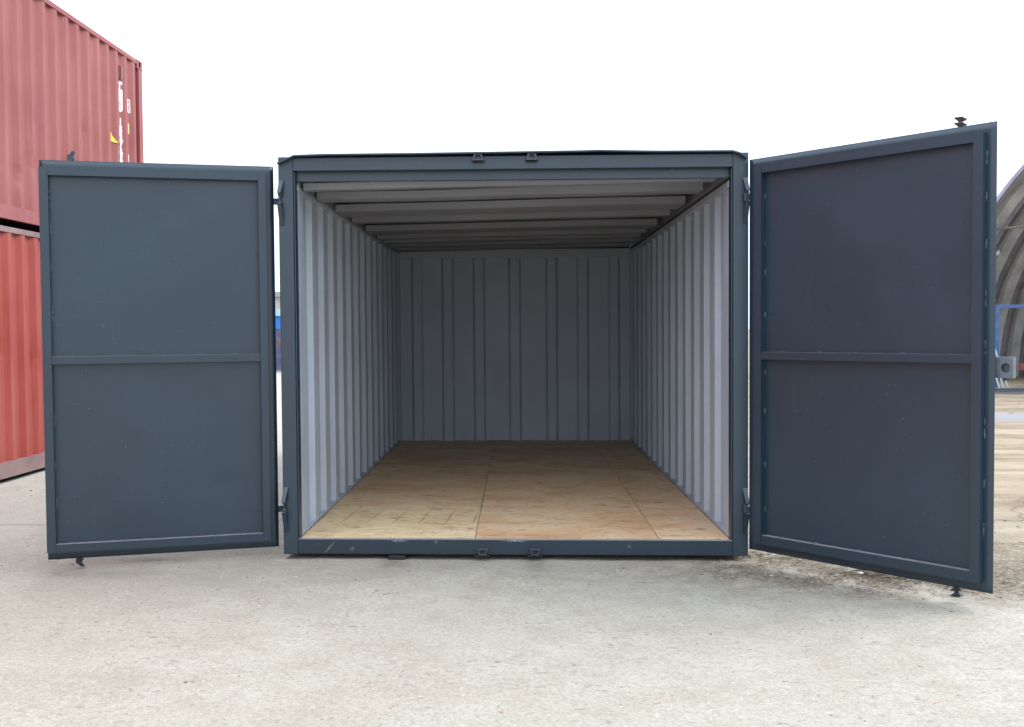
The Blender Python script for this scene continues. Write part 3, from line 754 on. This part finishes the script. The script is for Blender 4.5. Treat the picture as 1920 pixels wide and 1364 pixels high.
BLUE = plain('blue_steel_paint', (0.06, 0.13, 0.32), 0.5, 0, 0.25, 5)
gan = thing('blue_gantry', 'blue painted steel frame standing in front of the arched hangar', 'frame', loc=(11.5, 17.9, 0))
MB().box(-3.0, 4.2, -0.05, 0.05, 1.90, 1.98).build('beam', BLUE, gan, 0.005)
for x in (-0.22, -2.9, 4.1): MB().box(x-0.06, x+0.06, -0.05, 0.05, 0, 1.8995).build('post', BLUE, gan, 0.005)
ALU = plain('bright_steel_tube', (0.55, 0.62, 0.62), 0.35, 0.5, 0.1, 10)
for i in range(3):
    m = MB().tube((0.0, 0, 0.0), (-0.42-0.03*i, 0.35, 1.95-0.04*i), 0.018)
    tag(m.build('steel_tube', ALU, None, loc=(11.13+0.10*i, 17.35, 0.02)), ['left one of three bright tubes leaning on the blue frame', 'middle one of three bright tubes leaning on the blue frame', 'right one of three bright tubes leaning on the blue frame'][i], 'tube', 'bright tubes leaning on the blue frame')
RUST = plain('rusty_red_steel', (0.20, 0.045, 0.035), 0.6, 0.1, 0.4, 6)
tr = thing('scrap_trailer', 'low dark red steel trailer frame parked in front of the hangar', 'trailer', loc=(12.0, 17.0, 0))
MB().box(-0.30, 3.2, -0.5, 0.7, 0.45, 0.60).build('deck', RUST, tr, 0.01)
MB().prism([(-0.35, 0.10), (0.30, 0.10), (0.30, 0.44), (-0.15, 0.44)], -0.5, -0.42, lambda p, q, a: (p, a, q)).build('front_plate', plain('red_plate', (0.30, 0.035, 0.025), 0.5, 0, 0.2), tr, 0.005)
for x in (0.9, 2.2):
    for y in (-0.42, 0.62):
        wh = MB().tube((x, y-0.08, 0.26), (x, y+0.08, 0.26), 0.26, n=24).build('wheel', BLACK, tr)
        MB().tube((x, y-0.09, 0.26), (x, y-0.0805, 0.26), 0.12, n=16).build('rim', RUST, wh)
MB().box(-0.1, 1.9, -0.35, 0.6, 0.6005, 0.85).build('engine_cover', plain('dark_machine_paint', (0.06, 0.03, 0.035), 0.6), tr, 0.02)
bm_ = MB().box(-1.6, 1.8, -0.06, 0.06, 0.0, 0.02).box(-1.6, 1.8, -0.005, 0.005, 0.02, 0.09).box(-1.6, 1.8, -0.06, 0.06, 0.09, 0.11)
tag(bm_.build('steel_beam', STEELB, None, loc=(12.0, 16.2, 0.02)), 'grey steel beam lying on the ground below the blue frame', 'beam')

WALLB = plain('pale_building_wall', (0.42, 0.40, 0.37), 0.8, 0, 0.15, 0.8)
bl = thing('low_building', 'long low grey-beige building seen through the gap beside the left door', 'building', loc=(-10, 46, 0))
MB().box(-9, 12, 0, 8, 0, 3.35).build('wall', WALLB, bl)
MB().box(-9.2, 12.2, -0.25, 8.2, 3.352, 3.62).build('roof', plain('grey_fascia', (0.30, 0.30, 0.29), 0.8), bl)
for x in range(-8, 12, 3):
    wn = MB().box(x, x+1.4, -0.04, -0.002, 1.3, 2.5).build('window', plain('window_frame_paint', (0.5, 0.5, 0.5)), bl)
    MB().box(x+0.08, x+1.32, -0.05, -0.041, 1.38, 2.42).build('pane', plain('dark_glass', (0.05, 0.07, 0.09), 0.1), wn)
BLUB = plain('bright_blue_cladding', (0.03, 0.17, 0.55), 0.5, 0, 0.15, 2)
sk = thing('blue_site_cabin', 'bright blue site cabin with weathered base in front of the low building', 'cabin', loc=(-9.4, 31, 0))
MB().box(-3, 3.4, 0, 2.4, 1.62, 2.1).build('upper_wall', BLUB, sk)
MB().box(-3.1, 3.5, -0.1, 2.5, 2.102, 2.36).build('roof', plain('pale_blue_roof', (0.40, 0.50, 0.55), 0.5), sk)
kk = NT('weathered_mixed_wall', 0.8); kn_ = kk.noise(2.2, detail=8, rough=0.75)
kk.color(kk.ramp(kn_, [(0.35, (0.10, 0.075, 0.06)), (0.48, (0.07, 0.08, 0.20)), (0.56, (0.16, 0.13, 0.12)), (0.68, (0.06, 0.11, 0.30))]))
MB().box(-3, 3.4, 0.02, 2.38, 0.05, 1.618).build('lower_wall', kk.m, sk)
MB().box(-3.1, 3.5, -0.12, 0.0, -0.004, 0.049).build('kerb', plain('kerb_concrete', (0.30, 0.34, 0.34), 0.8), sk)
# bare shrub by the cabin
def shrub(x, y, h, label, seed):
    rg = random.Random(seed)
    t = thing('bare_shrub', label, 'shrub', 'bare shrubs by the cabin', loc=(x, y, 0)); m = MB()
    def br(p, d_, l_, r_, dep):
        q = p + d_*l_; m.tube(p, q, r_, r_*0.6, 5)
        if dep > 0:
            for _ in range(3): br(q, (d_ + Vector((rg.uniform(-.7, .7), rg.uniform(-.7, .7), rg.uniform(-.2, .5)))).normalized(), l_*0.68, r_*0.6, dep-1)
    for _ in range(6): br(Vector((rg.uniform(-.2, .2), rg.uniform(-.2, .2), 0)), Vector((rg.uniform(-.4, .4), rg.uniform(-.4, .4), 1)).normalized(), h*0.36, 0.015, 3)
    m.build('branches', plain('bark', (0.12, 0.085, 0.06), 0.9), t)
shrub(-9.1, 29.8, 1.5, 'bare brown shrub in front of the blue site cabin', 2)
# blue objects glimpsed right of the container
pb = thing('blue_skip', 'blue steel skip far behind, glimpsed in the slit beside the right door', 'skip', loc=(9.2, 24, 0))
MB().prism([(-1.6, 0.9), (-1.1, 0.0), (1.1, 0.0), (1.6, 0.9), (1.6, 1.5), (-1.6, 1.5)], -0.9, 0.9, lambda p, q, a: (p, a, q)).build('body', BLUE, pb, 0.02)
MB().box(-1.68, 1.68, -0.95, 0.95, 1.502, 1.58).build('rim', BLUE, pb, 0.01)

# ================================================================ LOOSE STUFF ON THE GROUND
PEB = NT('pebble_mix', 0.85); geo = PEB.n('ShaderNodeNewGeometry')
PEB.color(PEB.ramp(geo.outputs['Random Per Island'], [(0.0, (0.16, 0.15, 0.13)), (0.35, (0.27, 0.25, 0.22)), (0.7, (0.36, 0.34, 0.30)), (1.0, (0.52, 0.50, 0.46))]))
m = MB(); rg = random.Random(99)
def dens_pt():
    while True:
        k_ = rg.random()
        if k_ < 0.50: x, y = rg.uniform(-4.2, 4.5), rg.uniform(-3.9, -0.1)
        elif k_ < 0.80: x, y = rg.gauss(2.3, 0.5), rg.gauss(-0.35, 0.25)
        elif k_ < 0.92: x, y = rg.gauss(3.5, 0.6), rg.gauss(0.2, 0.6)
        else: x, y = rg.uniform(-4.8, -3.0), rg.uniform(-0.8, 3)
        if noise.noise(Vector((x*1.3, y*1.3, 5))) + rg.uniform(-0.4, 0.5) > 0: return x, y
for i in range(6500):
    x, y = dens_pt(); s_ = min(0.012, 0.0022*math.exp(rg.gauss(0.35, 0.5)))
    if -1.5 < x < 1.5 and y > -0.05: continue
    s_ *= (0.62 if y < -0.9 else 1.0)
    m.blob((x, y, gz(x, y)+s_*0.2), s_*rg.uniform(0.8, 1.6), s_, s_*0.55, 5, 3, 0.25, rg)
tag(m.build('pebbles', PEB.m), 'fine loose pebbles and grit strewn over the pale ground', 'pebbles', kind='stuff')
CL = plain('pinkish_mark', (0.56, 0.37, 0.30), 0.8, 0, 0.25, 30)
m = MB(); rg = random.Random(41)
for i in range(95):
    x, y = rg.uniform(-3.6, 3.8), -0.25-3.2*rg.random()**1.1
    a0 = rg.uniform(-0.5, 0.5); r_ = rg.uniform(0.011, 0.019)
    pr = None
    for j in range(6):      # small curved strokes standing for repeated retouching marks
        t = a0 + math.pi*0.6 + j*0.42; p = (x + r_*1.3*math.cos(t), y + r_*0.8*math.sin(t), gz(x, y)+0.0022)
        if pr: m.tube(pr, p, 0.0022*(1.0 if 0 < j < 5 else 0.6), 0.0020, 5)
        pr = p
tag(m.build('curved_marks', CL), 'tiny pinkish curved marks scattered over the ground', 'chips', kind='stuff')
TW = NT('dry_twigs', 0.9); geo = TW.n('ShaderNodeNewGeometry')
TW.color(TW.ramp(geo.outputs['Random Per Island'], [(0.0, (0.07, 0.045, 0.03)), (0.5, (0.20, 0.15, 0.10)), (1.0, (0.42, 0.36, 0.27))]))
m = MB(); rg = random.Random(8)
for i in range(420):
    k_ = rg.random()
    if k_ < 0.35: x, y, s_ = rg.gauss(2.12, 0.16), rg.gauss(-0.42, 0.07), 1.0
    elif k_ < 0.7: x, y, s_ = rg.gauss(2.35, 0.45), rg.gauss(-0.45, 0.25), 0.45
    elif k_ < 0.85: x, y, s_ = rg.gauss(1.7, 0.15), rg.gauss(0.1, 0.1), 0.4
    else: x, y, s_ = rg.gauss(3.6, 0.7), rg.gauss(0.3, 0.5), 0.6
    a = rg.gauss(0.15, 0.45); l_ = rg.uniform(0.03, 0.17)*s_; z = gz(x, y)+0.003+rg.uniform(0, 0.012)*s_
    mid = (x+math.cos(a)*l_*0.5+rg.uniform(-.006, .006), y+math.sin(a)*l_*0.5+rg.uniform(-.006, .006), z+0.004)
    r_ = rg.uniform(0.0010, 0.0026)
    m.tube((x, y, z), mid, r_, r_, 5); m.tube(mid, (x+math.cos(a+.2)*l_, y+math.sin(a+.2)*l_, gz(x, y)+0.003), r_, r_*0.6, 5)
tag(m.build('dry_twigs', TW.m), 'dry twigs and straw lying in the dirt under the right door', 'twigs', kind='stuff')
ST = plain('white_stone', (0.62, 0.60, 0.56), 0.8, 0, 0.1, 30)
for x, y, r_, lab in ((2.07, -0.405, 0.017, 'larger white stone at the edge of the twigs under the right door'), (1.93, -0.405, 0.010, 'small white stone left of the larger one under the right door')):
    m = MB().blob((0, 0, r_*0.5), r_*1.3, r_, r_*0.7, 10, 6, 0.08, rg)
    tag(m.build('white_stone', ST, smooth=True, loc=(x, y, gz(x, y))), lab, 'stone', 'white stones by the twigs')
